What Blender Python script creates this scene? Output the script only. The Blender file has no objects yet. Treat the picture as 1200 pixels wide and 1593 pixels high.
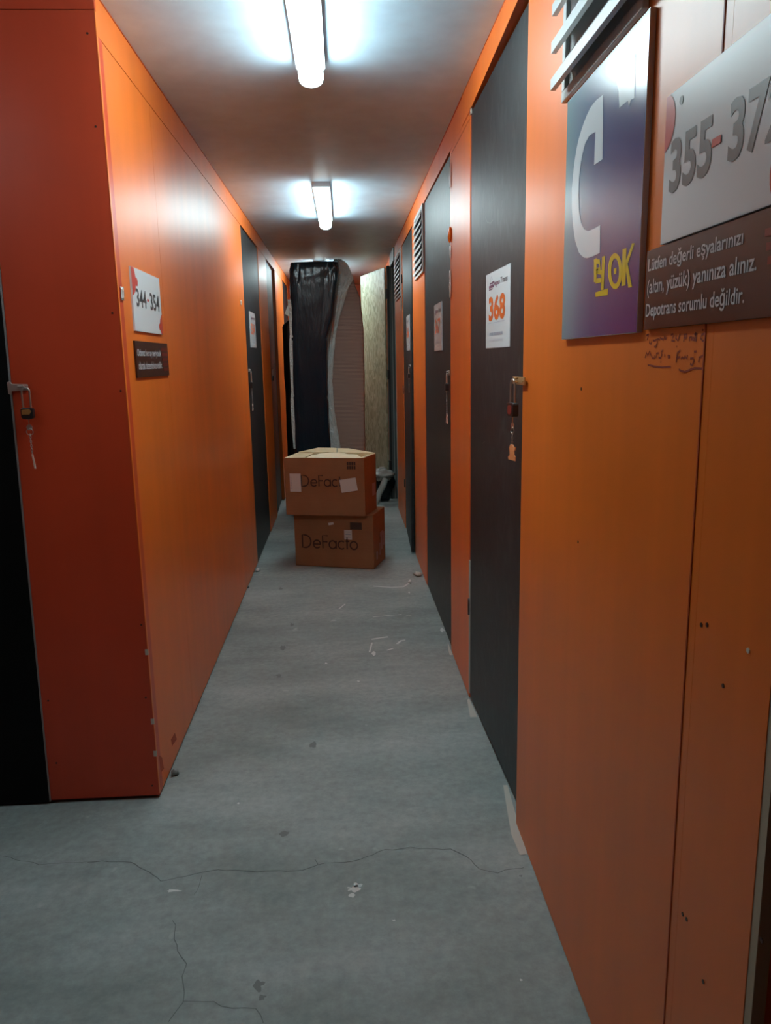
import bpy, bmesh, math, random
from mathutils import Vector, Matrix, noise
random.seed(7)
S = bpy.context.scene
COL = S.collection

# ------------------------------------------------------------------ camera
H = 1.45
CW, CH, FPX = 1200., 1593., 1197.
def _n(v): return Vector(v).normalized()
_dy = _n(((534-600)/FPX, -(561-796.5)/FPX, -1))
_up = -_n(((716-600)/FPX, -(6850-796.5)/FPX, -1))
_up = (_up - _dy*_up.dot(_dy)).normalized()
_dx = _dy.cross(_up)
ROT = Matrix((_dx, _dy, _up))
cam_data = bpy.data.cameras.new('camera')
cam_data.sensor_fit = 'VERTICAL'; cam_data.sensor_height = 24.0
cam_data.lens = FPX/CH*24.0; cam_data.clip_start = .02; cam_data.clip_end = 60
cam = bpy.data.objects.new('camera', cam_data); COL.objects.link(cam)
cam.matrix_world = Matrix.Translation((0, 0, H)) @ ROT.to_4x4()
S.camera = cam
EYE = Vector((0, 0, H))
def ray(px, py): return ROT @ Vector(((px-600)/FPX, -(py-796.5)/FPX, -1))
def onx(px, py, X): r = ray(px, py); return EYE + r*(X/r.x)
def ony(px, py, Y): r = ray(px, py); return EYE + r*(Y/r.y)
def onz(px, py, Z=0.): r = ray(px, py); return EYE + r*((Z-H)/r.z)

# ------------------------------------------------------------------ world, exposure
w = bpy.data.worlds.new('world'); S.world = w; w.use_nodes = True
w.node_tree.nodes['Background'].inputs[0].default_value = (.6, .75, .8, 1)
w.node_tree.nodes['Background'].inputs[1].default_value = .02
S.view_settings.view_transform = 'Standard'; S.view_settings.look = 'None'
S.view_settings.gamma = 1.0; S.view_settings.use_curve_mapping = False
S.view_settings.exposure = 0.66
S.cycles.use_denoising = True
S.cycles.max_bounces = 10; S.cycles.diffuse_bounces = 6
S.cycles.sample_clamp_indirect = 6.0
S.cycles.caustics_reflective = False; S.cycles.caustics_refractive = False
LAMP_W = 26.0            # emission of the corridor lamps
LAMP_W3 = 24.0            # lamp behind the bundles
LAMP_P = 6.0             # passage lamp
LAMP_COL = (.77, .97, 1.0)

# ------------------------------------------------------------------ materials
def mat(name, col, rough=.5, spec=.5, metal=0., emit=None, estr=0., coat=0., alpha=1., trans=0.):
    m = bpy.data.materials.new(name); m.use_nodes = True
    b = m.node_tree.nodes['Principled BSDF']
    b.inputs['Base Color'].default_value = (*col, 1)
    b.inputs['Roughness'].default_value = rough
    b.inputs['Specular IOR Level'].default_value = spec
    b.inputs['Metallic'].default_value = metal
    b.inputs['Coat Weight'].default_value = coat
    b.inputs['Coat Roughness'].default_value = .12
    b.inputs['Alpha'].default_value = alpha
    b.inputs['Transmission Weight'].default_value = trans
    if emit:
        b.inputs['Emission Color'].default_value = (*emit, 1)
        b.inputs['Emission Strength'].default_value = estr
    return m
def nd(m, t, **k):
    n = m.node_tree.nodes.new(t)
    for a, v in k.items(): setattr(n, a, v)
    return n
def lk(m, a, b): m.node_tree.links.new(a, b)
def bs(m): return m.node_tree.nodes['Principled BSDF']
def tex(m, scale=(1, 1, 1), rot=(0, 0, 0)):
    tc = nd(m, 'ShaderNodeTexCoord'); mp = nd(m, 'ShaderNodeMapping')
    mp.inputs['Scale'].default_value = scale; mp.inputs['Rotation'].default_value = rot
    lk(m, tc.outputs['Object'], mp.inputs['Vector']); return mp.outputs['Vector']
def nz(m, vec, scale, detail=4, rough=.55):
    n = nd(m, 'ShaderNodeTexNoise'); n.inputs['Scale'].default_value = scale
    n.inputs['Detail'].default_value = detail; n.inputs['Roughness'].default_value = rough
    lk(m, vec, n.inputs['Vector']); return n.outputs['Fac']
def ramp(m, fac, stops):
    r = nd(m, 'ShaderNodeValToRGB'); e = r.color_ramp.elements
    while len(e) < len(stops): e.new(.5)
    for i, (p, c) in enumerate(stops):
        e[i].position = p; e[i].color = (*c, 1) if len(c) == 3 else c
    lk(m, fac, r.inputs['Fac']); return r.outputs['Color']
def mix(m, f, a, b, mode='MIX'):
    x = nd(m, 'ShaderNodeMix', data_type='RGBA', blend_type=mode)
    for s, v in ((0, f), (6, a), (7, b)):
        if isinstance(v, (int, float)): x.inputs[s].default_value = v
        elif isinstance(v, tuple): x.inputs[s].default_value = (*v, 1)
        else: lk(m, v, x.inputs[s])
    return x.outputs[2]
def bump(m, fac, st=.2, dist=.002):
    b = nd(m, 'ShaderNodeBump'); b.inputs['Strength'].default_value = st
    b.inputs['Distance'].default_value = dist
    lk(m, fac, b.inputs['Height']); lk(m, b.outputs['Normal'], bs(m).inputs['Normal'])

def paint(name, col, rough=.36, spec=.5):
    m = mat(name, col, rough, spec)
    v = tex(m, (1, 1, 1)); v2 = tex(m, (9, 9, .35))
    f = nz(m, v, 2.2, 5); g = nz(m, v2, 1.0, 3)
    d = tuple(c*.84 for c in col); l = tuple(min(1, c*1.07) for c in col)
    c = mix(m, .35, ramp(m, f, [(.3, d), (.7, l)]), ramp(m, g, [(.35, d), (.65, l)]))
    lk(m, c, bs(m).inputs['Base Color'])
    r = nd(m, 'ShaderNodeMapRange'); r.inputs[3].default_value = rough-.04; r.inputs[4].default_value = rough+.06
    lk(m, f, r.inputs[0]); lk(m, r.outputs[0], bs(m).inputs['Roughness'])
    bump(m, nz(m, v, 60, 3), .08, .001)
    return m
M = {}
M['orange'] = paint('orange wall paint', (.80, .165, .013), .40, .6)
bs(M['orange']).inputs['Coat Weight'].default_value = .12; bs(M['orange']).inputs['Coat Roughness'].default_value = .30
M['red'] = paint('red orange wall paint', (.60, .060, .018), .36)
M['ceiling'] = paint('grey white ceiling paint', (.60, .80, .96), .46, .28)

def osb(name, stops, rough, bst, spec=.5):
    m = mat(name, (.1, .1, .1), rough, spec)
    v = tex(m, (1, 1, .45))
    vo = nd(m, 'ShaderNodeTexVoronoi'); vo.inputs['Scale'].default_value = 48
    wv = nd(m, 'ShaderNodeVectorMath', operation='ADD')
    nn = nd(m, 'ShaderNodeTexNoise'); nn.inputs['Scale'].default_value = 9
    sc = nd(m, 'ShaderNodeVectorMath', operation='SCALE'); sc.inputs['Scale'].default_value = .09
    lk(m, v, nn.inputs['Vector']); lk(m, nn.outputs['Color'], sc.inputs[0])
    lk(m, v, wv.inputs[0]); lk(m, sc.outputs[0], wv.inputs[1]); lk(m, wv.outputs[0], vo.inputs['Vector'])
    bw = nd(m, 'ShaderNodeRGBToBW'); lk(m, vo.outputs['Color'], bw.inputs[0])
    big = nz(m, v, 5, 4)
    f = nd(m, 'ShaderNodeMath', operation='MULTIPLY_ADD'); f.inputs[1].default_value = .6
    h = nd(m, 'ShaderNodeMath', operation='MULTIPLY'); h.inputs[1].default_value = .4
    lk(m, big, h.inputs[0]); lk(m, bw.outputs[0], f.inputs[0]); lk(m, h.outputs[0], f.inputs[2])
    lk(m, ramp(m, f.outputs[0], stops), bs(m).inputs['Base Color'])
    bump(m, bw.outputs[0], bst, .0015)
    return m
M['black'] = osb('black painted strand board', [(.15, (.009, .012, .013)), (.6, (.018, .022, .024)), (.85, (.036, .043, .046))], .46, .6, .42)
M['osb'] = osb('bare strand board', [(.15, (.15, .16, .09)), (.45, (.31, .34, .22)), (.75, (.48, .52, .38)), (.9, (.66, .70, .56))], .55, .4)

m = M['floor'] = mat('worn grey concrete', (.25, .27, .26), .55, .35)
v = tex(m); va = tex(m, (1.0, 2.2, 1))
base = ramp(m, nz(m, va, 1.3, 7, .62), [(.30, (.215, .25, .238)), (.5, (.305, .345, .33)), (.70, (.40, .44, .425))])
fine = ramp(m, nz(m, v, 34, 6, .7), [(.3, (.70, .70, .70)), (.7, (1.15, 1.15, 1.15))])
c = mix(m, .7, base, fine, 'MULTIPLY')
spots = ramp(m, nz(m, v, 7.5, 3), [(.70, (0, 0, 0)), (.78, (1, 1, 1))])
c = mix(m, spots, c, (.50, .53, .51))
dark = ramp(m, nz(m, tex(m, (1, 1.6, 1), (0, 0, .6)), 4.2, 5), [(.64, (0, 0, 0)), (.80, (.45, .45, .45))])
c = mix(m, dark, c, (.19, .22, .21))
lk(m, c, bs(m).inputs['Base Color']); bump(m, nz(m, v, 55, 6, .7), .18, .002)

M['scratch'] = mat('faint scratch', (.10, .105, .105), .6)
M['crack'] = mat('crack line', (.11, .125, .12), .8)
M['stain'] = mat('dark oily stain', (.17, .19, .18), .6)
M['scuff'] = mat('white plaster scuff', (.66, .68, .66), .7)
M['plaster'] = mat('raw plaster', (.55, .52, .46), .8)
M['rawwood'] = mat('raw board edge', (.42, .34, .24), .7)
M['screw'] = mat('dark screw', (.06, .02, .015), .4, metal=.3)
M['seam'] = mat('dark orange seam', (.42, .055, .008), .6)
M['dark'] = mat('dark recess', (.01, .01, .01), .7)
M['diffuser'] = mat('lamp diffuser', (.9, .9, .9), .4, emit=LAMP_COL, estr=LAMP_W)
M['diffuser3'] = mat('lamp diffuser hidden', (.9, .9, .9), .4, emit=LAMP_COL, estr=LAMP_W3)
M['diffuserp'] = mat('passage lamp diffuser', (.9, .9, .9), .4, emit=(.85, .97, 1.), estr=LAMP_P)
M['endglow'] = mat('translucent lamp end', (.7, .7, .7), .4, emit=LAMP_COL, estr=3.5)
M['housing'] = mat('lamp housing', (.65, .67, .68), .45)
M['white'] = mat('white plastic plate', (.72, .76, .78), .22)
M['paper'] = mat('white paper', (.62, .60, .58), .7)
M['vent'] = mat('grey white vent plastic', (.52, .55, .55), .32)
M['steel'] = mat('zinc steel', (.62, .60, .56), .3, metal=.9)
M['brass'] = mat('brass', (.72, .46, .16), .3, metal=.8)
M['lockblack'] = mat('black lock body', (.02, .018, .018), .3)
M['lockred'] = mat('red lock body', (.22, .03, .025), .3)
M['copper'] = mat('orange clear tag', (.85, .30, .12), .25)
M['tagclear'] = mat('pale tag', (.75, .55, .45), .25)
M['ink'] = mat('dark grey ink', (.045, .05, .055), .4)
M['inkbrown'] = mat('brown box ink', (.055, .015, .008), .6)
M['inkbox'] = mat('dark brown stamp', (.05, .018, .01), .6)
M['redink'] = mat('red print', (.60, .055, .04), .3)
M['orangeink'] = mat('orange print', (.75, .14, .02), .35)
M['purpleink'] = mat('purple print', (.16, .06, .12), .4)
M['greyink'] = mat('grey print', (.30, .34, .40), .5)
M['greyfaint'] = mat('pale grey print', (.45, .48, .52), .5)
M['whiteink'] = mat('white print', (.55, .55, .56), .4)
M['signwhite'] = mat('white C print and glare', (.68, .74, .78), .2)
M['yellow'] = mat('yellow print', (.72, .50, .03), .25)
M['signblack'] = mat('dark brown black board', (.030, .014, .012), .28)
M['redpattern'] = mat('dark red pattern', (.16, .012, .012), .3)
M['marker'] = mat('marker ink', (.26, .022, .006), .6)
M['whitewarm'] = mat('white sign board', (.66, .66, .67), .3)
M['dark2'] = mat('matt black door paint', (.004, .004, .004), .6, .12)
M['edging'] = mat('grey door edging', (.22, .20, .20), .45)
M['edgegrey'] = mat('pale grey edge', (.36, .40, .38), .45)
M['ink355'] = mat('grey numerals', (.085, .085, .085), .35)
M['haspgold'] = mat('yellow zinc', (.62, .44, .22), .32, metal=.8)
M['haspcopper'] = mat('worn steel', (.50, .40, .36), .35, metal=.7)
M['pinkpaper'] = mat('dull white side print', (.40, .28, .26), .6)
M['paleflap'] = mat('pale foam sheet', (.62, .66, .60), .5)
M['edge'] = mat('sign board edge', (.60, .62, .66), .4)
# printed blue gradient: teal at the far edge, indigo towards the near lower corner
m = M['blue'] = mat('printed blue gradient', (.1, .12, .3), .20, .6)
tc = nd(m, 'ShaderNodeTexCoord'); sp = nd(m, 'ShaderNodeSeparateXYZ'); lk(m, tc.outputs['Object'], sp.inputs[0])
r1 = nd(m, 'ShaderNodeMapRange'); r1.inputs[1].default_value = .24; r1.inputs[2].default_value = -.20
lk(m, sp.outputs['Y'], r1.inputs[0])
ca = ramp(m, r1.outputs[0], [(0., (.22, .36, .38)), (.22, (.17, .26, .34)), (.5, (.085, .125, .24)), (1., (.055, .075, .21))])
r2 = nd(m, 'ShaderNodeMapRange'); r2.inputs[1].default_value = .20; r2.inputs[2].default_value = 0.
lk(m, sp.outputs['Z'], r2.inputs[0])
pr = nd(m, 'ShaderNodeMath', operation='MULTIPLY'); lk(m, r1.outputs[0], pr.inputs[0]); lk(m, r2.outputs[0], pr.inputs[1])
lk(m, mix(m, pr.outputs[0], ca, (.075, .030, .18)), bs(m).inputs['Base Color'])
def card(name, a, b, rough=.7):
    m = mat(name, a, rough, .3); v = tex(m); v2 = tex(m, (1, 1, 40))
    lk(m, mix(m, .3, ramp(m, nz(m, v, 6, 5), [(.3, a), (.7, b)]), ramp(m, nz(m, v2, 4, 2), [(.3, a), (.7, b)])), bs(m).inputs['Base Color'])
    return m
M['card'] = card('brown corrugated carton', (.27, .125, .055), (.33, .155, .07))
M['cardin'] = card('pale carton inside', (.52, .44, .27), (.62, .54, .36))
M['packing'] = card('cream packing paper', (.66, .60, .42), (.76, .70, .52))
m = M['corr'] = mat('brown corrugated wrap', (.2, .13, .1), .75, .25)
wv = nd(m, 'ShaderNodeTexWave'); wv.bands_direction = 'Z'; wv.inputs['Scale'].default_value = 26; wv.inputs['Distortion'].default_value = .3
lk(m, tex(m), wv.inputs['Vector'])
lk(m, ramp(m, wv.outputs['Fac'], [(.2, (.28, .19, .155)), (.8, (.40, .28, .23))]), bs(m).inputs['Base Color']); bump(m, wv.outputs['Fac'], .5, .004)
m = M['film'] = mat('black stretch film', (.005, .017, .026), .12, .5)
f1 = nz(m, tex(m, (14, 14, 2.2)), 2.2, 5, .6)
bump(m, f1, .35, .02)
m = M['film2'] = mat('dull black film', (.010, .012, .014), .42, .5); bump(m, nz(m, tex(m, (10, 10, 2)), 2, 4), .4, .01)
m = M['bubble'] = mat('silver bubble wrap', (.58, .62, .59), .22, .8)
vo = nd(m, 'ShaderNodeTexVoronoi'); vo.inputs['Scale'].default_value = 55; lk(m, tex(m), vo.inputs['Vector'])
bump(m, vo.outputs['Distance'], .8, .008)
m = M['bag'] = mat('pale plastic bag', (.55, .58, .54), .35, .5); bump(m, nz(m, tex(m), 30, 4), .5, .01)
m = M['tape'] = mat('crumpled clear tape and sheen', (.75, .72, .68), .15, .9, alpha=.75); bump(m, nz(m, tex(m), 90, 4), .9, .01)
M['framegrey'] = mat('grey green door frame', (.10, .13, .125), .4)
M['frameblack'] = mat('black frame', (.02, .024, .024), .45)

# ------------------------------------------------------------------ mesh helpers
class MB:
    def __init__(s): s.v = []; s.f = []; s.mi = []; s.sm = []; s.mats = []
    def mi_(s, m):
        if m is None: return 0
        if m not in s.mats: s.mats.append(m)
        return s.mats.index(m)
    def add(s, vs, fs, m=None, smooth=False):
        o = len(s.v); s.v += [Vector(p) for p in vs]
        k = s.mi_(m)
        for f in fs: s.f.append([i+o for i in f]); s.mi.append(k); s.sm.append(smooth)
    def box(s, a, b, m=None, X=None):
        x0, y0, z0 = a; x1, y1, z1 = b
        vs = [Vector(p) for p in ((x0,y0,z0),(x1,y0,z0),(x1,y1,z0),(x0,y1,z0),(x0,y0,z1),(x1,y0,z1),(x1,y1,z1),(x0,y1,z1))]
        if X is not None: vs = [X @ p for p in vs]
        s.add(vs, [(0,3,2,1),(4,5,6,7),(0,1,5,4),(1,2,6,5),(2,3,7,6),(3,0,4,7)], m)
    def poly(s, pts, off, m=None):
        """outline pts extruded by vector off"""
        n = len(pts); o = Vector(off); a = [Vector(p) for p in pts]; b = [p+o for p in a]
        s.add(a+b, [list(range(n))[::-1], list(range(n, 2*n))] + [(i, (i+1) % n, n+(i+1) % n, n+i) for i in range(n)], m)
    def flat(s, pts, m=None): s.add(pts, [list(range(len(pts)))], m)
    def tube(s, pts, r, m=None, seg=8, closed=False):
        P = [Vector(p) for p in pts]; n = len(P); rings = []
        for i, p in enumerate(P):
            if closed: t = P[(i+1) % n]-P[i-1]
            else: t = P[min(i+1, n-1)]-P[max(i-1, 0)]
            t = t.normalized() if t.length > 1e-9 else Vector((0, 0, 1))
            h = Vector((0, 0, 1)) if abs(t.z) < .9 else Vector((1, 0, 0))
            if i and rings: h = prev
            u = (h - t*h.dot(t)).normalized(); prev = u; v = t.cross(u)
            rr = r[i] if isinstance(r, (list, tuple)) else r
            rings.append([p + (u*math.cos(2*math.pi*k/seg) + v*math.sin(2*math.pi*k/seg))*rr for k in range(seg)])
        vs = [q for R in rings for q in R]; fs = []
        for i in range(n if closed else n-1):
            j = (i+1) % n
            for k in range(seg):
                l = (k+1) % seg; fs.append((i*seg+k, i*seg+l, j*seg+l, j*seg+k))
        if not closed: fs += [list(range(seg))[::-1], [(n-1)*seg+k for k in range(seg)]]
        s.add(vs, fs, m, True)
    def ribbon(s, pts, w, nrm, m=None):
        P = [Vector(p) for p in pts]; n = len(P); N = Vector(nrm); vs = []
        for i, p in enumerate(P):
            t = (P[min(i+1, n-1)]-P[max(i-1, 0)]).normalized(); sd = t.cross(N).normalized()
            ww = (w[i] if isinstance(w, (list, tuple)) else w)/2
            vs += [p+sd*ww, p-sd*ww]
        s.add(vs, [(2*i, 2*i+1, 2*i+3, 2*i+2) for i in range(n-1)], m)
    def blob(s, c, r, m=None, jit=.15, seg=10, rings=6, seed=0):
        c = Vector(c); vs = []; rx, ry, rz = r
        for i in range(rings+1):
            th = math.pi*i/rings
            for k in range(seg):
                ph = 2*math.pi*k/seg
                d = Vector((math.sin(th)*math.cos(ph), math.sin(th)*math.sin(ph), math.cos(th)))
                q = 1+jit*noise.noise(d*1.7+Vector((seed*3.1, seed, 0)))*2
                vs.append(c+Vector((d.x*rx*q, d.y*ry*q, d.z*rz*q)))
        fs = [(i*seg+k, (i+1)*seg+k, (i+1)*seg+(k+1) % seg, i*seg+(k+1) % seg) for i in range(rings) for k in range(seg)]
        s.add(vs, fs, m, True)
    def build(s, name, m=None, parent=None, bevel=0.):
        me = bpy.data.meshes.new(name)
        off = wloc(parent) if parent else Vector((0, 0, 0))
        me.from_pydata([tuple(p-off) for p in s.v], [], s.f); me.update()
        mats = s.mats if s.mats else [m]
        for x in mats: me.materials.append(M[x] if isinstance(x, str) else x)
        for i, p in enumerate(me.polygons): p.material_index = s.mi[i]; p.use_smooth = s.sm[i]
        o = bpy.data.objects.new(name, me); COL.objects.link(o)
        bm = bmesh.new(); bm.from_mesh(me); bmesh.ops.recalc_face_normals(bm, faces=bm.faces); bm.to_mesh(me); bm.free()
        if parent: o.parent = parent
        if bevel:
            b = o.modifiers.new('bevel', 'BEVEL'); b.width = bevel; b.segments = 2; b.limit_method = 'ANGLE'
        return o
def wloc(o):
    v = Vector((0, 0, 0))
    while o: v += o.location; o = o.parent
    return v
def tag(o, label=None, cat=None, group=None, kind=None):
    if label: o['label'] = label
    if cat: o['category'] = cat
    if group: o['group'] = group
    if kind: o['kind'] = kind
    return o
def thing(name, label, cat, loc, group=None):
    o = bpy.data.objects.new(name, None); COL.objects.link(o); o.location = loc
    o.empty_display_size = .1
    return tag(o, label, cat, group)
def structure(o): o['kind'] = 'structure'; return o
def text(mb, s, origin, u, v, wid, hei, m, off=.0, slant=0.):
    """lettering fitted into a wid x hei rectangle at origin (lower left) along u, v"""
    c = bpy.data.curves.new('t', 'FONT'); c.body = s; c.size = 1; c.offset = off; c.resolution_u = 3
    o = bpy.data.objects.new('t', c); COL.objects.link(o)
    bpy.context.view_layer.update()
    me = bpy.data.meshes.new_from_object(o.evaluated_get(bpy.context.evaluated_depsgraph_get()))
    vs = [p.co.copy() for p in me.vertices]; fs = [list(p.vertices) for p in me.polygons]
    bpy.data.objects.remove(o); bpy.data.curves.remove(c); bpy.data.meshes.remove(me)
    if not vs: return
    x0 = min(p.x for p in vs); x1 = max(p.x for p in vs); y0 = min(p.y for p in vs); y1 = max(p.y for p in vs)
    u = Vector(u); v = Vector(v); O = Vector(origin)
    mb.add([O + u*(wid*(p.x-x0)/(x1-x0)+slant*hei*(p.y-y0)/(y1-y0)) + v*(hei*(p.y-y0)/(y1-y0)) for p in vs], fs, m)

XR, XL, ZC = .5045, -.666, 2.475
YF = 2.419                 # face of the end panel beside the passage
END = 11.0

# ------------------------------------------------------------------ setting: floor, ceiling
f = MB(); f.flat([(-4, -1.6, 0), (3, -1.6, 0), (3, END+.3, 0), (-4, END+.3, 0)], 'floor')
def crack(pix, wd=.004, m='crack', z=.0006):
    P = [onz(*p) for p in pix]; Q = []
    for a, b in zip(P, P[1:]):
        k = max(2, int((b-a).length/.02))
        for i in range(k):
            p = a.lerp(b, i/k); p += Vector((noise.noise(p*23), noise.noise(p*23+Vector((5, 0, 0))), 0))*.009; p.z = z; Q.append(p)
    e = P[-1].copy(); e.z = z; Q.append(e)
    f.ribbon(Q, [wd*(.5+.7*abs(noise.noise(q*11))) for q in Q], (0, 0, 1), m)
crack([(135,1341),(205,1341),(252,1370),(300,1361),(340,1352),(400,1356),(470,1354),(495,1345),(560,1338),(600,1323),(640,1319),(700,1322),(725,1332),(748,1352),(775,1358),(800,1350),(815,1350)])
crack([(316,1362),(309,1380),(302,1392)], .002)
crack([(270,1432),(274,1470),(288,1498),(284,1545),(286,1558),(262,1590)], .003)
crack([(286,1556),(330,1560),(360,1570),(400,1568),(410,1592)], .0025)
crack([(495,1345),(490,1337)], .003); crack([(0,1330),(60,1345),(135,1341)], .002)
def patch(px, py, rx, ry, m, seed, z=.0009):
    c = onz(px, py); n = 18; pts = []
    for i in range(n):
        a = 2*math.pi*i/n; k = 1+.45*noise.noise(Vector((math.cos(a)*1.3+seed*7, math.sin(a)*1.3, seed)))*2
        pts.append((c.x+rx*k*math.cos(a), c.y+ry*k*math.sin(a), z))
    f.flat(pts, m)
for i, (px, py, rx, ry, mm) in enumerate([
    (443,1297,.013,.012,'stain'), (402,1533,.013,.016,'stain'), (408,1552,.009,.008,'stain'), (487,1160,.013,.022,'stain'),
    (440,1008,.014,.03,'stain'), (455,972,.013,.026,'stain'), (434,1052,.013,.024,'stain'), (437,916,.013,.022,'stain'), (810,1363,.004,.004,'stain'),
    (550,1383,.018,.012,'scuff'), (556,1378,.012,.009,'scuff'), (548,1393,.007,.008,'scuff'), (582,1017,.010,.030,'scuff'), (270,1386,.020,.005,'scuff'),
    (371,1250,.004,.004,'scuff'), (507,1032,.006,.010,'scuff'), (558,1060,.006,.008,'scuff'), (688,980,.010,.03,'scuff'),
    (613,1432,.004,.003,'scuff'), (811,1525,.003,.003,'scuff'), (637,922,.006,.014,'scuff')]):
    patch(px, py, rx, ry, mm, i+1)
for pix, wd in (([(581,912),(610,914),(628,913),(636,908),(638,902)], .014), ([(578,995),(590,993),(604,991)], .014),
                ([(618,1002),(624,997),(631,996)], .012), ([(575,1015),(579,1000)], .008), ([(602,1012),(612,1009)], .010),
                ([(527,948),(537,940)], .008), ([(580,960),(625,956)], .006)):
    f.ribbon([onz(*p)+Vector((0, 0, .0011)) for p in pix], wd, (0, 0, 1), 'scuff')
# rough plaster left along the foot of the right hand wall
f.add([Vector((x, y, .0013)) for y, x in ((2.02,.482),(2.02,.503),(2.40,.525),(2.40,.510),(2.25,.492),(2.12,.478))], [(0,1,2,3,4,5)], 'plaster')
f.add([Vector((x, y, .0013)) for y, x in ((2.92,.48),(2.92,.51),(3.10,.5045),(3.08,.493))], [(0,1,2,3)], 'plaster')
f.add([Vector((x, y, .0013)) for y, x in ((3.60,.488),(3.60,.503),(3.78,.503),(3.70,.492))], [(0,1,2,3)], 'plaster')
structure(f.build('floor'))

c = MB(); c.box((-4, -1.6, ZC), (3, END+.3, ZC+.05)); structure(c.build('ceiling', 'ceiling'))

# ------------------------------------------------------------------ right wall: panels between the doors + header
R = MB(); T = .07
def rp(y0, y1, z0=.006, z1=2.36, m='orange'): R.box((XR, y0, z0), (XR+T, y1, z1), m)
for y0, y1 in ((.845, 1.0472), (1.0478, 2.175), (3.105, 3.66), (4.80, 5.62), (6.56, 7.46), (8.10, END)): rp(y0, y1)
def rh(y0, y1, x=0.): R.box((XR-x, y0, 2.3615), (XR+T, y1, ZC), 'orange')
rh(.845, 1.0472); rh(1.0478, 2.176, .002)
R.poly([(XR-.002, 2.176, 2.408), (XR-.002, 3.105, 2.3615), (XR-.002, 3.105, ZC), (XR-.002, 2.176, ZC)], (T, 0, 0), 'orange')
rh(3.105, 3.30, .002); rh(3.3015, 5.0); rh(5.0015, 8.0); rh(8.0015, END)
rp(-1.6, -.10); rh(-1.6, .8435)
# raw board edges
R.box((XR+.001, .828, .006), (XR+.019, .8449, 2.36), 'rawwood')
R.box((XR-.0015, 3.088, .03), (XR+.02, 3.1049, .62), 'plaster')
R.box((XR+.002, 3.09, .62), (XR+.02, 3.1049, 2.36), 'seam')
R.box((XR+.0014, 1.044, .006), (XR+.004, 1.051, 2.36), 'seam')
# seams: a double line in the near panel, a joint below the header
R.box((XR-.0012, 1.070, .006), (XR+.001, 1.0735, 2.36), 'seam')
for y0, y1 in ((3.12, 3.62), (4.84, 5.60)): R.box((XR-.0006, y0, 2.335), (XR, y1, 2.339), 'seam')
R.box((XR-.003, .845, ZC-.004), (XR, END, ZC), 'seam')
def dot(mb, p, n, r=.0035, m='screw'):
    n = Vector(n); a = Vector((0, 0, 1)); b = n.cross(a)
    mb.poly([Vector(p)+(a*math.cos(k*math.pi/3)+b*math.sin(k*math.pi/3))*r for k in range(6)], n*.0012, m)
for p in ((1092,972),(1101,972),(1126,1067),(1063,1422),(1069,1430),(1095,1527),(1186,1463),(905,605),(900,843)):
    dot(R, onx(*p, XR), (-1, 0, 0))
dot(R, onx(1165,1012,XR), (-1, 0, 0), .004, 'plaster')
# marker handwriting on the panel under the black sign (two underlined lines)
def hand(pix, wd=.0030):
    R.ribbon([onx(x, y, XR-.0006) for x, y in pix], wd, (1, 0, 0), 'marker')
hx = lambda x, y: (1000+x/10., 505+y/10.)
for st in ([(70,160),(90,180),(70,240)], [(60,165),(100,150)], [(115,240),(105,290),(135,300),(145,240),(140,300)], [(160,240),(180,250),(215,235),(235,220),(225,290),(200,350),(180,340)],
           [(235,220),(265,235),(275,200),(295,230)], [(300,210),(320,240),(345,180),(360,235),(375,190)],
           [(440,160),(475,145),(480,180),(450,250),(500,255)], [(520,160),(515,210),(550,250),(585,140)],
           [(640,270),(650,150),(690,150),(680,200),(650,205)], [(725,260),(730,200),(760,185),(765,250)], [(770,215),(800,200),(810,240),(775,240)], [(830,260),(825,110)], [(800,150),(850,145)],
           [(930,80),(950,90)], [(965,140),(920,155),(905,210),(935,255),(985,235)], [(530,335),(535,350)],
           [(40,520),(60,430),(80,480),(110,410),(130,480)], [(140,480),(150,520),(185,520),(185,480)], [(210,520),(215,450),(250,440)],
           [(320,400),(290,420),(300,470),(280,520),(250,510)], [(280,575),(290,590)], [(345,500),(345,460)], [(400,480),(430,490)], [(395,470),(400,520),(430,500)],
           [(520,590),(540,440),(590,400)], [(530,520),(585,500)], [(600,540),(615,500),(640,530),(660,490),(690,530),(700,470)], [(740,530),(790,520),(800,570),(770,630),(740,610)], [(800,420),(840,415)],
           [(870,590),(880,510),(910,500),(950,475)],
           [(80,625),(180,650),(290,662),(440,655)], [(565,695),(600,720),(660,735),(730,705),(810,675),(930,682)]):
    hand([hx(*p) for p in st])
structure(R.build('wall_right', bevel=0))

# ------------------------------------------------------------------ left wall
L = MB()
def lp(y0, y1, z0=.006, z1=2.36): L.box((XL-T, y0, z0), (XL, y1, z1), 'orange')
D1, D2, D3 = (5.50, 6.55), (7.25, 8.15), (9.15, 9.95)
for y0, y1 in ((YF+.012, 3.02), (3.022, D1[0]), (D1[1], D2[0]), (D2[1], D3[0]), (D3[1], END)): lp(y0, y1, .012)
for y0, y1 in ((YF+.012, 4.9), (4.902, 7.4), (7.402, END)): L.box((XL-T, y0, 2.3615), (XL+.001, y1, ZC), 'orange')
L.box((XL, YF+.02, ZC-.004), (XL+.003, END, ZC), 'seam')
L.box((XL-T, YF+.05, 0), (XL-.012, D1[0], .013), 'dark')
for p in ((222,1080),):
    pass
# chipped paint low on the corner
L.poly([onx(x, y, XL) for x, y in ((266,1150),(272,1140),(275,1150),(268,1160))], (.0006, 0, 0), 'seam')
L.poly([onx(x, y, XL) for x, y in ((247,1175),(252,1178),(255,1196),(250,1202))], (.0006, 0, 0), 'seam')
structure(L.build('wall_left'))
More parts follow.
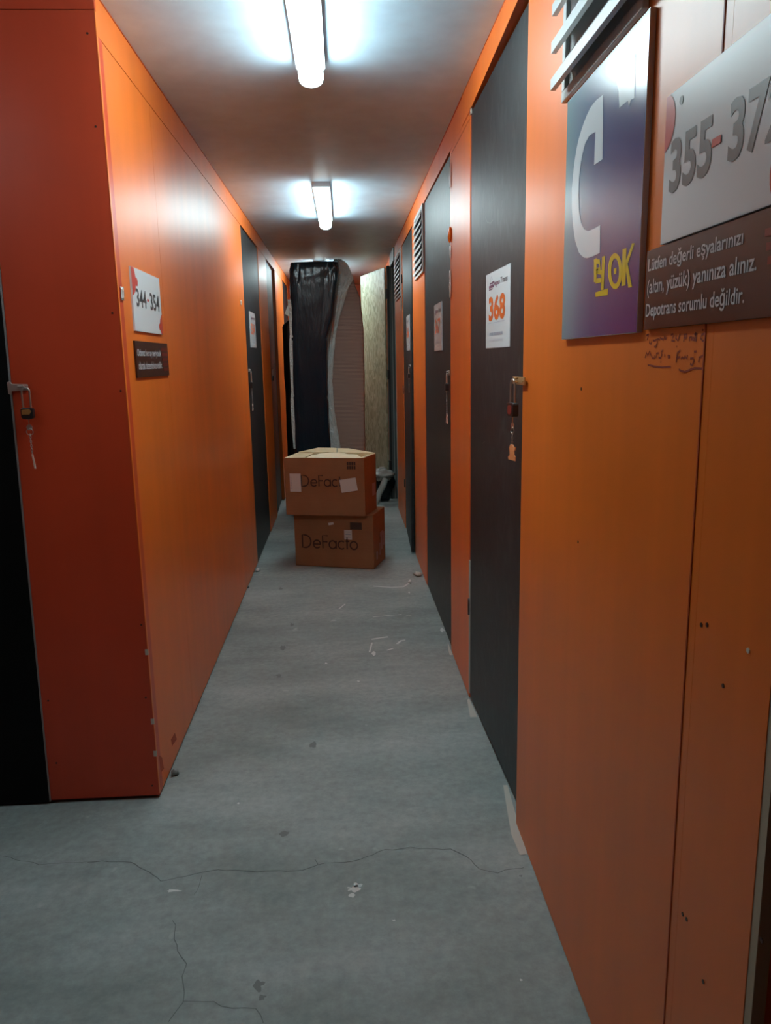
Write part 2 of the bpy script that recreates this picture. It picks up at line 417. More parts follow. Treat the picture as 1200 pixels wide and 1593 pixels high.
# panel facing the passage
W = MB()
W.poly([(-1.028, YF, .014), (XL+.0005, YF, .014), (XL+.0005, YF, ZC-.052), (-.988, YF, ZC-.052)], (0, .05, 0), 'red')
W.poly([(-4, YF, ZC-.05), (XL+.0005, YF, ZC-.05), (XL+.0005, YF, ZC), (-4, YF, ZC)], (0, .05, 0), 'red')
W.box((-1.06, YF+.02, 0), (XL-.01, YF+.05, .02), 'dark')
W.box((-4, YF, .014), (-2.0, YF+.05, ZC-.052), 'red')
W.box((XL-.0005, YF-.0008, .02), (XL+.0012, YF+.012, ZC-.052), 'orange')
for p in ((149,197),(175,487),(188,608),(220,972),(227,1085),(75,1090),(88,1187),(237,1222),(136,52)):
    dot(W, ony(*p, YF), (0, -1, 0), .0035)
for p, q in (((230,1010),(232,1020)), ((239,1118),(242,1130)), ((243,1168),(245,1176))):
    a = ony(*p, YF); W.box((XL-.008, YF-.001, a.z-.02), (XL+.0022, YF+.004, a.z), 'plaster')
structure(W.build('wall_near_left'))
E_ = MB(); E_.box((-1, END, 0), (1, END+.1, ZC), 'orange'); structure(E_.build('wall_end'))
B_ = MB(); B_.box((-4, -1.7, 0), (3, -1.6, ZC), 'orange'); structure(B_.build('wall_back'))

# ------------------------------------------------------------------ doors
def door_panel(name, hinge, free, z0, z1, th, m, side=1, warp=0.):
    """leaf from hinge to free (xy), thickness th to the right of travel"""
    a = Vector((*hinge, 0)); b = Vector((*free, 0)); d = (b-a).normalized(); n = Vector((d.y, -d.x, 0))*side*th
    mb = MB(); wv = n.normalized()*warp
    pts = [a+Vector((0, 0, z0)), b+Vector((0, 0, z0)), b+wv+Vector((0, 0, z1)), a+Vector((0, 0, z1))]
    mb.poly(pts, n, m)
    return structure(mb.build(name))
# right hand row; travel from far (hinge) to near (free): n points to +x with side -1
mb = MB(); mb.poly([(XR+.002, 3.085, .022), (XR+.026, 2.178, .022), (XR+.030, 2.178, 2.400), (XR+.002, 3.085, 2.352)], (.018, 0, 0), 'black')
for pix in ([(756,338),(759,346),(764,347),(768,342)], [(794,540),(797,556)], [(781,322),(782,312)], [(774,840),(782,841),(788,835)], [(747,664),(745,672)], [(800,190),(799,215)], [(765,180),(764,200)], [(771,880),(771,905)], [(776,960),(774,1000)], [(751,690),(757,686)]):
    mb.ribbon([(lambda p: Vector((p.x-.0012, p.y, p.z)))(onx(a, b, XR+.002+.026*(3.085-onx(a, b, XR+.012).y)/.907)) for a, b in pix], .0035, (1, 0, 0), 'scratch')
dA = structure(mb.build('door_1'))
dB = door_panel('door_2', (XR+.003, 4.797), (XR+.006, 3.663), .012, 2.352, .018, 'black', -1)
dC = door_panel('door_3', (XR+.004, 6.555), (XR-.028, 5.66), .014, 2.352, .018, 'black', -1, .030)
# left hand row
dD = door_panel('door_4', (XL-.004, D1[1]-.003), (XL-.002, D1[0]+.003), .012, 2.352, .018, 'black', 1)
dE = door_panel('door_5', (XL-.03, D2[1]-.003), (XL-.006, D2[0]+.003), .012, 2.352, .018, 'black', 1)
dF = door_panel('door_6', (XL-.004, D3[1]-.003), (XL-.004, D3[0]+.003), .012, 2.352, .018, 'black', 1)
# passage door at the left edge
mb = MB()
xa = ony(2, 437, YF).x; za = ony(2, 437, YF).z; xb = ony(80, 1248, YF).x
k = (xa-xb)/za
mb.poly([(-1.99, YF-.004, .008), (xb-.003, YF-.004, .008), (xb-.003+k*2.38, YF-.004, 2.388), (-1.99, YF-.004, 2.388)], (0, .02, 0), 'dark2')

dG = structure(mb.build('door_7'))
mb = MB(); mb.poly([(xb-.004, YF-.0048, .01), (xb, YF-.0048, .01), (xb+k*2.38, YF-.0048, 2.386), (xb-.004+k*2.38, YF-.0048, 2.386)], (0, .02, 0)); 

e = mb.build('edging', 'edging', dG); e['label'] = 'thin grey edge strip'
mb = MB(); mb.box((-1.985, YF+.03, 0), (-.99, YF+.05, 2.42)); o = mb.build('jamb', 'dark', dG)
# near right door, set back behind the raw panel edge
mb = MB(); mb.box((XR+.045, -.095, .01), (XR+.063, .84, 2.352)); dH = structure(mb.build('door_8', 'dark2'))
# hinges on door 1 and 3 (far edge)
for dd, y, zz in ((dA, 3.092, (.42,)), (dC, 6.562, (.4, 1.2, 2.1))):
    for z in zz:
        mb = MB(); mb.tube([(XR-.003, y, z-.035), (XR-.003, y, z+.035)], .005); mb.build('hinge', 'lockblack', dd)
# white dab of filler at the top far corner of door 1
mb = MB(); mb.box((XR-.002, 3.08, 2.345), (XR+.002, 3.10, 2.372)); o = mb.build('trim_1', 'plaster'); structure(o)

# open doorway on the right: grey green frame, dark recess, bare board leaf swung out
mb = MB()
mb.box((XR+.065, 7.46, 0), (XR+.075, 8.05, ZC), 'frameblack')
mb.box((XR-.045, 8.045, .0), (XR+.065, 8.095, ZC-.10), 'framegrey')
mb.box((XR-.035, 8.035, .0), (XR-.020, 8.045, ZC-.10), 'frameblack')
mb.box((XR+.004, 8.037, .0), (XR+.012, 8.045, ZC-.10), 'edgegrey')
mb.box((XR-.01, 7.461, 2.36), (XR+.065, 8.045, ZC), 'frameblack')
mb.box((XR-.0045, 7.4605, .02), (XR+.004, 7.475, 2.36), 'edgegrey')

structure(mb.build('trim_2'))
dI = door_panel('door_9', (.455, 8.06), (.236, 8.87), .03, 2.36, .018, 'osb', -1)
for z in (.36, 1.30, 2.1):
    mb = MB(); mb.box((.452, 8.018, z-.05), (.475, 8.045, z+.05)); mb.build('hinge', 'lockblack', dI)

# ------------------------------------------------------------------ ceiling lamps
def lamp(x, y0, y1, m, label, along='y', cx=None):
    xx = x
    if along == 'y': c = Vector((x, (y0+y1)/2, ZC))
    else: c = Vector(((y0+y1)/2, x, ZC))
    t = thing('ceiling_lamp', label, 'lamp', c, 'linear ceiling lamps')
    def P(a, b, z):  # a across, b along
        return Vector((a, b, z)) if along == 'y' else Vector((b, a, z))
    h = MB(); pr = [(-.050, 0), (-.050, -.030), (-.040, -.034), (.040, -.034), (.050, -.030), (.050, 0)]
    h.poly([P(x+a, y0, ZC+z) for a, z in pr], P(0, y1-y0, 0) if along == 'y' else Vector((y1-y0, 0, 0))); h.build('housing', 'housing', t)
    d = MB(); pr = [(-.041, -.032), (-.041, -.062)] + [(.041*math.cos(math.pi*(1-i/8)), -.062-.026*math.sin(math.pi*i/8)) for i in range(1, 8)] + [(.041, -.062), (.041, -.032)]
    vec = Vector((0, y1-y0-.004, 0)) if along == 'y' else Vector((y1-y0-.004, 0, 0))
    d.poly([P(x+a, y0+.002, ZC+z) for a, z in pr], vec); d.build('diffuser', m, t)
    for b in (y0-.004, y1-.004):
        e = MB(); e.poly([P(x+a*1.03, b, ZC+z*1.01) for a, z in pr], Vector((0, .008, 0)) if along == 'y' else Vector((.008, 0, 0))); e.build('end_cap', 'endglow', t)
    return t
lamp(-.083, 1.72, 2.93, 'diffuser', 'white linear ceiling lamp at the top of the photo, above the near corridor floor')
lamp(-.098, 4.78, 5.90, 'diffuser', 'white linear ceiling lamp above the stacked cardboard boxes')
lamp(-.22, 8.35, 9.5, 'diffuser3', 'white linear ceiling lamp behind the black wrapped bundle')
lamp(1.2, -2.6, -1.4, 'diffuserp', 'white linear lamp across the side passage, before the black padlocked door', 'x')

# ------------------------------------------------------------------ louvred vents
def vent(y0, y1, z0, z1, n, label, proj=.03, lip=.2, th=.0025, back='frameblack'):
    t = thing('vent_grille', label, 'vent', (XR, (y0+y1)/2, z0), 'louvred vents high on the right wall')
    fr = .022; b = MB(); x1 = XR-.012
    for a in ((y0, z0, y1, z0+fr), (y0, z1-fr, y1, z1), (y0, z0+fr, y0+fr, z1-fr), (y1-fr, z0+fr, y1, z1-fr)):
        b.box((x1, a[0], a[1]), (XR-.0004, a[2], a[3]))
    b.build('frame', 'vent', t, .002)
    k = MB(); k.box((XR-.003, y0+fr, z0+fr), (XR-.0006, y1-fr, z1-fr)); k.build('backing', back, t)
    p = (z1-z0-2*fr)/n
    for i in range(n):
        z = z0+fr+p*(i+.5); s = MB()
        pr = [(XR-.004, z+p*.46), (XR-proj, z-p*(.5-lip)), (XR-proj, z-p*.50), (XR-proj+th, z-p*.50), (XR-proj+th, z-p*(.52-lip)), (XR-.004, z+p*.46-th*1.2)]
        s.poly([(a, y0+fr*.6, c_) for a, c_ in pr], (0, y1-y0-fr*1.2, 0)); s.build('slat', 'vent', t)
    return t
vent(1.335, 1.80, 1.992, 2.40, 5, 'grey louvred vent above the blue sign at the top right', .040, .30, .011, 'vent')
vent(4.80, 5.34, 1.965, 2.355, 8, 'white louvred vent on the orange strip between the two middle black doors', .022)
vent(6.62, 7.26, 1.97, 2.355, 9, 'white louvred vent next to the open doorway, farthest of the vents', .022)

# ------------------------------------------------------------------ signs
UR = Vector((0, -1, 0)); UL = Vector((0, 1, 0)); VZ = Vector((0, 0, 1))
def plate(name, label, cat, wall, y0, y1, z0, z1, th, m, em='edge', group=None, x=None):
    s = -1 if wall == 'R' else 1; xw = (XR if wall == 'R' else XL) if x is None else x
    t = thing(name, label, cat, (xw, (y0+y1)/2, z0), group)
    b = MB(); xf = xw+s*th; a0, a1 = sorted((xw+s*.0004, xf))
    b.box((a0, y0, z0), (a1, y1, z1), em)
    xp = xf+s*.0004
    b.flat([(xp, y0+.001, z0+.001), (xp, y1-.001, z0+.001), (xp, y1-.001, z1-.001), (xp, y0+.001, z1-.001)], m)
    b.build('board', None, t)
    return t, xp+s*.0006
# blue block sign
xs = XR-.010
cs = [onx(*p, xs) for p in ((1012,10),(992,515),(874,530),(884,160))]
y0 = (cs[0].y+cs[1].y)/2; y1 = (cs[2].y+cs[3].y)/2; z1 = (cs[0].z+cs[3].z)/2; z0 = (cs[1].z+cs[2].z)/2
t, xp = plate('block_sign', 'large glossy blue sign with a white C and yellow BLOK lettering', 'sign', 'R', y0, y1, z0, z1, .010, 'blue')
def px_poly(pix, X, ox, oy, k): return [onx(ox+x*k, oy+y*k, X) for x, y in pix]
Q = .27624   # pixels per crop unit
def cpoly(pix): return px_poly(pix, xp, 870, 100, Q)
g = MB()
outer = [(250,170),(205,205),(170,255),(135,340),(105,440),(85,560),(72,700),(72,820),(80,920),(92,1000),(112,1060),(135,1088),(160,1092),(195,1080),(230,1062)]
inner = [(233,905),(200,925),(165,940),(142,930),(125,895),(113,830),(110,740),(113,640),(125,540),(145,450),(172,400),(205,380)]
# C as quads between the two outlines
oc = cpoly(outer); ic = cpoly(inner[::-1])
def samp(P, t):
    L_ = [0]
    for a, b in zip(P, P[1:]): L_.append(L_[-1]+(b-a).length)
    d = t*L_[-1]
    for i in range(len(P)-1):
        if d <= L_[i+1]+1e-9: return P[i].lerp(P[i+1], (d-L_[i])/max(1e-9, L_[i+1]-L_[i]))
    return P[-1]
n = 28; vs = []
for i in range(n+1): vs += [samp(oc, i/n), samp(ic, i/n)]
g.add(vs, [(2*i, 2*i+1, 2*i+3, 2*i+2) for i in range(n)], 'signwhite')
g.flat(cpoly([(250,170),(245,535),(198,567),(205,380)]), 'signwhite')
# lamp glare and bits of white print at the sign's top edge, painted in
g.flat(cpoly([(300,0),(430,-60),(425,190),(405,200),(395,235),(388,205),(340,245),(335,150)]), 'signwhite')
g.build('letter', None, t)['label'] = 'large white letter C with painted lamp glare at the top edge'
g = MB()
def blk(pix): g.flat(cpoly(pix), 'yellow')
def stroke(pix, wd=.011, closed=False):
    P = cpoly(pix)
    if closed: P = P+[P[0]]
    g.ribbon(P, wd, (1, 0, 0), 'yellow')
blk([(197,1100),(212,1090),(212,1228),(197,1228)]); stroke([(206,1110),(228,1112),(232,1150),(210,1165)], .009); stroke([(210,1165),(238,1172),(240,1215),(206,1222)], .009)
blk([(243,1085),(259,1078),(252,1268),(236,1272)]); blk([(205,1285),(276,1262),(274,1300),(205,1310)])
ring = [(316+40*math.cos(a), 1165+102*math.sin(a)) for a in [2*math.pi*i/20 for i in range(20)]]
ri = [(316+22*math.cos(a), 1165+72*math.sin(a)) for a in [2*math.pi*i/20 for i in range(20)]]
A, B2 = cpoly(ring), cpoly(ri); g.add(A+B2, [(i, (i+1) % 20, 20+(i+1) % 20, 20+i) for i in range(20)], 'yellow')
blk([(309,1150),(324,1146),(322,1180),(309,1183)])
blk([(358,1042),(380,1035),(374,1245),(352,1250)]); blk([(376,1110),(412,1008),(426,1008),(378,1150)]); blk([(372,1130),(384,1110),(412,1255),(390,1258)])
g.build('lettering', None, t)['label'] = 'yellow BLOK lettering'

# 355 sign
tS, xp = plate('number_sign', 'white sign with large grey numbers starting 355, cut by the right edge of the photo', 'sign', 'R', .86, 1.243, 1.622, 1.832, .010, 'whitewarm')
def disc(mb, c, r, m, xq, y_lim=None, z_lim=None, a0=0, a1=360, n=24):
    pts = []
    for i in range(n+1):
        a = math.radians(a0+(a1-a0)*i/n); y = c[0]+r*math.cos(a); z = c[1]+r*math.sin(a)
        if y_lim: y = min(max(y, y_lim[0]), y_lim[1])
        if z_lim: z = min(max(z, z_lim[0]), z_lim[1])
        pts.append((xq, y, z))
    mb.flat(pts[:-1] if a1-a0 == 360 else pts, m)
g = MB(); ylo, yhi, zlo, zhi = .861, 1.242, 1.623, 1.831
disc(g, (1.250, 1.795), .042, 'redink', xp, (ylo, yhi), (zlo, zhi)); g.build('print', None, tS)['label'] = 'red corner disc'; g = MB(); disc(g, (.893, 1.655), .042, 'redink', xp, (ylo, yhi), (zlo, zhi)); g.build('print', None, tS)['label'] = 'red corner disc'; g = MB()
disc(g, (1.190, 1.812), .006, 'ink', xp)
g.build('dot', None, tS)['label'] = 'small dark dot'
g = MB()
text(g, '355', (xp, 1.219, 1.690), UR, VZ, .134, .075, 'ink355', .028)
text(g, '372', (xp, 1.040, 1.690), UR, VZ, .134, .075, 'ink355', .028)
g.box((xp, 1.060, 1.722), (xp-.0004, 1.085, 1.732), 'redink')

g.build('numerals', None, tS)
tS.location.y -= .022; tS.location.z -= .006
# black notice
tN, xp = plate('notice_sign', 'dark sign with three lines of white lettering below the 355 sign', 'sign', 'R', .84, 1.296, 1.4925, 1.616, .008, 'signblack', 'signblack')
g = MB(); hgt = .020
for s, y, wd, z, dz in (('Lütfen değerli eşyalarınızı', 1.286, .300, 1.5775, .027), ('(altın, yüzük) yanınıza alınız.', 1.286, .337, 1.5415, .029), ('Depotrans sorumlu değildir.', 1.288, .315, 1.5060, .029)):
    text(g, s, (xp, y, z), UR, VZ, wd, dz, 'whiteink', .012)
g.build('lettering', None, tN)
g = MB()
for i, (a, b) in enumerate(((.86, .90), (.856, .915), (.86, .925), (.85, .93), (.856, .935))):
    g.box((xp, a, 1.520+i*.016), (xp-.0004, b, 1.529+i*.016))
g.build('pattern', 'redpattern', tN)['label'] = 'dark red stripes'

tN.location.y -= .018; tN.location.z -= .002
# left signs
t, xp = plate('number_sign', 'white sign reading 344-354 with red corners on the left orange wall', 'sign', 'L', 2.563, 2.948, 1.556, 1.755, .006, 'white')
g = MB(); ylo, yhi, zlo, zhi = 2.564, 2.947, 1.557, 1.754
disc(g, (2.560, 1.718), .052, 'redink', xp, (ylo, yhi), (zlo, zhi)); disc(g, (2.622, 1.712), .014, 'redink', xp)
g.build('print', None, t)['label'] = 'red upper corner shape'; g = MB()
disc(g, (2.955, 1.585), .044, 'redink', xp, (ylo, yhi), (zlo, zhi)); disc(g, (2.905, 1.582), .012, 'redink', xp)
g.build('print', None, t)['label'] = 'red lower corner shape'
g = MB(); text(g, '344', (xp, 2.602, 1.634), UL, VZ, .132, .058, 'ink', .022); text(g, '354', (xp, 2.785, 1.634), UL, VZ, .135, .058, 'ink', .022)
g.box((xp, 2.745, 1.660), (xp+.0004, 2.770, 1.668), 'redink'); g.build('numerals', None, t)
t, xp = plate('notice_sign', 'small dark sign with two lines of white lettering below the 344-354 sign', 'sign', 'L', 2.545, 3.005, 1.408, 1.525, .006, 'signblack', 'signblack')
g = MB(); text(g, 'Odanız her ay periyodik', (xp, 2.562, 1.470), UL, VZ, .330, .030, 'whiteink', .012); text(g, 'olarak dezenfekte edilir.', (xp, 2.566, 1.434), UL, VZ, .330, .026, 'whiteink', .012)
g.build('lettering', None, t)
g = MB()
for i in range(5): g.box((xp, 2.915-.006*i, 1.425+i*.018), (xp+.0004, 2.995, 1.436+i*.018))
g.build('pattern', 'redpattern', t)['label'] = 'dark red stripes'

# door number plates
def door_sign(wall, y0, y1, z0, z1, num, label, x):
    t, xp = plate('door_number_sign', label, 'sign', wall, y0, y1, z0, z1, .005, 'white', x=x, group='door number plates')
    U = UR if wall == 'R' else UL; ys = y1 if wall == 'R' else y0; w_ = y1-y0; h_ = z1-z0
    at = lambda a, b: Vector((xp, ys, z0))+U*(a*w_)+VZ*(b*h_)
    g = MB(); text(g, 'Depo', at(.28, .785), U, VZ, .32*w_, .095*h_, 'purpleink', .02, .15); text(g, 'Trans', at(.62, .81), U, VZ, .27*w_, .075*h_, 'ink', .015, .15)
    s_ = Vector(U)*0; 
    for q in ((.14, .80, .36, .835), (.14, .775, .30, .79), (.18, .85, .34, .87)):
        a, b = at(q[0], q[1]), at(q[2], q[3]); g.flat([a, Vector((xp, b.y, a.z)), b, Vector((xp, a.y, b.z))], 'purpleink')
    g.ribbon([at(.18, .87), at(.24, .95), at(.30, .90)], .0035, (1, 0, 0), 'greyink')
    g.build('logo', None, t)
    g = MB(); text(g, num, at(.14, .36), U, VZ, .68*w_, .33*h_, 'orangeink', .035); g.build('numerals', None, t)
    g = MB(); a = at(.12, .33); b = at(.80, .336); g.flat([a, Vector((xp, b.y, a.z)), b, Vector((xp, a.y, b.z))], 'greyink')
    for r_, hh, c_ in ((.165, .04, 'greyink'), (.09, .028, 'greyfaint')):
        x_ = .18
        for k in (.07, .12, .05, .10, .08, .06, .09): 
            p, q = at(x_, r_), at(x_+k*.8, r_+hh); g.flat([p, Vector((xp, q.y, p.z)), q, Vector((xp, p.y, q.z))], c_); x_ += k
    g.build('small_print', None, t)
    return t
def turn(t, a): t.rotation_euler.z = a
AA = math.atan2(.028, .907); AC = -math.atan2(.0113, .895)
xA = XR+.002+.028*(3.085-2.53)/.907
cs = [onx(*p, xA) for p in ((764,428),(796,407),(792,541),(758,541))]
t = door_sign('R', (cs[1].y+cs[2].y)/2, (cs[0].y+cs[3].y)/2, (cs[2].z+cs[3].z)/2, (cs[0].z+cs[1].z)/2, '368', 'white plate with orange 368 on the nearest black door of the right wall', xA); turn(t, AA)
door_sign('R', 3.985, 4.300, 1.492, 1.734, '367', 'dull white plate on the second black door of the right wall, behind door 368', XR+.004)
xC = XR-.0045
cs = [onx(*p, xC) for p in ((633,493),(639,490),(638,545))]
t = door_sign('R', cs[2].y-.06, cs[0].y, cs[2].z, cs[0].z, '366', 'narrow looking white plate on the farthest closed black door of the right wall', xC); turn(t, AC)
door_sign('L', 5.76, 6.11, 1.558, 1.812, '354', 'white plate on the nearest black door of the left wall', XL-.003)

# ------------------------------------------------------------------ padlocks, hasps, keys
def oriented(o, u, n):
    """local frame: u to the right, n towards the viewer, z up"""
    u = Vector(u).normalized(); n = Vector(n).normalized(); o = Vector(o)
    return lambda a, b, c_=0.: o + u*a + n*c_ + Vector((0, 0, b))
def hasp(door, o, u, n, wd=.055, m='steel', label=None):
    F = oriented(o, u, n); mb = MB()
    mb.poly([F(-wd/2, -.011, .0005), F(wd/2, -.011, .0005), F(wd/2, .011, .0005), F(-wd/2, .011, .0005)], Vector(n).normalized()*.003)
    mb.tube([F(-.006, -.004, .003), F(-.006, -.002, .014), F(-.006, .006, .014), F(-.006, .008, .003)], .0025)
    for a in (-wd*.38, wd*.38): mb.tube([F(a, 0, .003), F(a, 0, .005)], .0035)
    h = mb.build('hasp', m, door, .0008)
    if label: h['label'] = label
def padlock(o, u, n, label, m='lockblack', sh=.045, w_=.036, hb=.036, group='padlocks on the doors'):
    """o = top of the shackle"""
    t = thing('padlock', label, 'padlock', Vector(o)-Vector((0, 0, sh+hb)), group)
    F = oriented(o, u, n); r = w_*.32
    s_ = MB(); P = [F(-r, -sh-.004)]+[F(-r, -sh+.003)]
    P += [F(-r*math.cos(math.pi*i/8), -r+r*math.sin(math.pi*i/8)) for i in range(9)] + [F(r, -sh+.003), F(r, -sh-.004)]
    s_.tube(P, .0030, seg=8); s_.build('shackle', 'steel', t)
    b = MB(); d = .0085; out = []
    for i in range(5): a = math.pi/2*i/4; out.append((w_/2-.007+.007*math.sin(a), -sh-.007+.007*math.cos(a)))
    for i in range(5): a = math.pi/2*i/4; out.append((w_/2-.009+.009*math.cos(a), -sh-hb+.009-.009*math.sin(a)))
    out += [(-a, z) for a, z in out[::-1]]
    b.poly([F(a, z, -d) for a, z in out], Vector(n).normalized()*2*d); b.build('body', m, t, .0015)
    k = MB(); k.tube([F(0, -sh-hb, 0), F(0, -sh-hb-.0015, 0)], .006, seg=12); k.build('keyway', 'steel', t)
    return t, F(0, -sh-hb-.0015)
def keys(o, u, n, label, tagm='copper', chain=.06, tg=.03, figure=True):
    t = thing('key_ring', label, 'keys', Vector(o)-Vector((0, 0, chain+tg)), 'keys hanging from the padlocks')
    F = oriented(o, u, n)
    k = MB(); k.poly([F(-.001, .002, -.001), F(.001, .002, -.001), F(.0012, -.018, -.001), (F(-.0012, -.018, -.001))], Vector(n)*.002)
    k.poly([F(.009*math.cos(a), -.024+.009*math.sin(a), -.001) for a in [2*math.pi*i/10 for i in range(10)]], Vector(n)*.002); k.build('key', 'steel', t)
    r = MB(); r.tube([F(.010*math.cos(a), -.037+.010*math.sin(a), .001*math.sin(2*a)) for a in [2*math.pi*i/14 for i in range(14)]], .0011, closed=True, seg=6); r.build('ring', 'steel', t)
    c_ = MB(); nl = max(2, int((chain-.046)/.0065)+1)
    for i in range(nl):
        z = -.047-.0065*i; pts = []
        for j in range(10):
            a = 2*math.pi*j/10; q = .0026*math.cos(a); pts.append(F(q if i % 2 else 0, z+.0045*math.sin(a), 0 if i % 2 else q))
        c_.tube(pts, .0008, closed=True, seg=5)
    c_.build('chain', 'steel', t)
    if tg:
        z0 = -.047-.0065*nl; g_ = MB()
        pr = [(-.2,0),(.15,.02),(.28,-.12),(.52,-.10),(.50,-.30),(.34,-.36),(.36,-.62),(.52,-.72),(.50,-1.),(-.52,-1.),(-.56,-.80),(-.30,-.70),(-.34,-.40),(-.42,-.24)] if figure else [(-.06,0),(.06,0),(.10,-.3),(.16,-1),(.04,-1),(-.02,-.3)]
        g_.poly([F(a*tg, z0+b*tg, -.0015) for a, b in pr], Vector(n)*.003); o_ = g_.build('tag', tagm, t, .0006)
    return t
NR = Vector((-1, 0, 0)); NL = Vector((1, 0, 0))
# door 368
p = onx(811, 591, XR-.006)
xh = XR-.0035
hasp(dA, (XR-.0065, 2.188, 1.385), UR, NR, .150, 'haspgold', 'yellow zinc hasp plate across the gap')

dA.children[-1]
o = Vector((XR-.020, 2.212, 1.388))
t, e = padlock(o, (.25, -1, 0), NR, 'dark red and black padlock hanging on the door with the 368 plate', 'lockblack', .066, .040, .040)
F = oriented(o, (.25, -1, 0), NR); mb = MB(); mb.poly([F(a*.012, -.086+b*.013, .0085) for a, b in ((-1,-.6),(-.6,-1),(.6,-1),(1,-.6),(1,.6),(.6,1),(-.6,1),(-1,.6))], NR*.0015); mb.build('face_plate', 'lockred', t)['label'] = 'dark red face'
keys(e, (.2, -1, 0), NR, 'keys on a chain with an orange tag below the dark red padlock', 'copper', .078, .046)
# second door
hasp(dB, (XR-.001, 3.70, 1.384), UR, NR, .05, 'steel')
t, e = padlock((XR-.014, 3.70, 1.380), UR, NR, 'black padlock on the second black door of the right wall', 'lockblack', .045)
keys(e, UR, NR, 'keys with a pale tag on the second black door of the right wall', 'tagclear', .098, .048)
# third door
hasp(dC, (XR-.0115, 5.70, 1.405), UR, NR, .05, 'steel')
t, e = padlock((XR-.026, 5.71, 1.395), UR, NR, 'small black padlock on the farthest closed black door of the right wall', 'lockblack', .045)
keys(e, UR, NR, 'bare silver keys on the farthest closed black door of the right wall', 'tagclear', .10, 0)
# left doors
hasp(dD, (XL+.001, 5.545, 1.395), UL, NL, .06, 'steel')
t, e = padlock((XL+.014, 5.565, 1.390), UL, NL, 'black padlock on the nearest black door of the left wall', 'lockblack', .075, .045, .045)
keys(e, UL, NL, 'keys with a pale tag on the nearest black door of the left wall', 'tagclear', .10, .05)
hasp(dE, (XL-.004, 7.30, 1.39), UL, NL, .06, 'lockblack')
padlock((XL+.012, 7.32, 1.385), UL, NL, 'dark padlock on the second black door of the left wall', 'lockblack', .060, .045, .045)
# black passage door
a = ony(21, 603, YF-.008); b = ony(39, 603, YF-.01)
UF = Vector((1, 0, 0)); NF = Vector((0, -1, 0))
mb = MB(); F = oriented((a.x, YF-.0045, a.z), UF, NF)
mb.poly([F(-.018, -.018, 0), F(-.010, -.022, 0), F(-.006, -.011, 0), F(.042, -.009, 0), (F(.042, .009, 0)), F(-.004, .011, 0), F(-.010, .020, 0), F(-.018, .016, 0)], NF*.003)
mb.tube([F(.022, .004, 0), F(.022, .004, .022), F(.036, .004, .022), F(.036, .004, 0)], .003)
h = mb.build('hasp', 'haspcopper', dG, .0006); h['label'] = 'worn steel hasp plate'
o = ony(39, 603, YF-.022)
t, e = padlock(o, UF, NF, 'brass faced padlock with a long shackle on the black door at the left edge', 'lockblack', .060, .036, .034)
F = oriented(o, UF, NF)
mb = MB(); mb.poly([F(-.014, -.066, .0085), F(.008, -.064, .0085), F(.014, -.070, .0085), F(.008, -.080, .0085), F(-.014, -.080, .0085)], NF*.0015); mb.build('face_plate', 'brass', t)['label'] = 'brass face plate'
keys(e, UF, NF, 'keys and a thin pale strip hanging below the brass faced padlock', 'tagclear', .10, .045, False)

# tape, small marks and one modelled reflection on the walls: parts of the wall they are stuck on
wr = bpy.data.objects['wall_right']; wl = bpy.data.objects['wall_left']
def crumple(wall, xw, s_, y0, y1, z0, z1, m, name, seed, amp=.008):
    mb = MB(); ny, nz_ = 4, max(4, int((z1-z0)/.02)); vs = []
    for i in range(nz_+1):
        for j in range(ny+1):
            y = y0+(y1-y0)*j/ny+.01*noise.noise(Vector((i*.7, seed, j))); z = z0+(z1-z0)*i/nz_
            vs.append((xw+s_*(.002+amp*(.5+.5*noise.noise(Vector((i*.9, j*.9, seed))))), y, z))
    fs = [(i*(ny+1)+j, i*(ny+1)+j+1, (i+1)*(ny+1)+j+1, (i+1)*(ny+1)+j) for i in range(nz_) for j in range(ny)]
    mb.add(vs, fs, None, True); o_ = mb.build(name, m, wall)
    so = o_.modifiers.new('solid', 'SOLIDIFY'); so.thickness = .0012
    return o_
crumple(wr, XR, -1, 3.61, 3.652, 1.725, 1.845, 'tape', 'tape_and_sheen', 1)
crumple(wr, XR, -1, 3.615, 3.650, 1.90, 1.95, 'tape', 'tape_and_sheen', 2)
crumple(wr, XR, -1, 3.615, 3.650, 2.20, 2.30, 'tape', 'tape_and_sheen', 3)
mb = MB(); mb.blob((XR-.006, 3.64, 2.00), (.010, .020, .03), None, .3, seed=4); mb.build('foam_blob', 'orange', wr)
crumple(wr, XR, -1, 6.565, 6.66, 1.86, 1.96, 'tape', 'tape_and_sheen', 5)
q = ony(184, 455, YF); crumple(wl, XL, 1, YF+.02, YF+.05, q.z-.02, q.z+.02, 'tape', 'tape_and_sheen', 6, .004)
q = onx(374, 471, XL); crumple(wl, XL, 1, q.y-.02, q.y+.03, q.z-.015, q.z+.015, 'tape', 'tape_and_sheen', 7, .004)  # pinkish reflection on the left wall, modelled as a pale crumpled piece

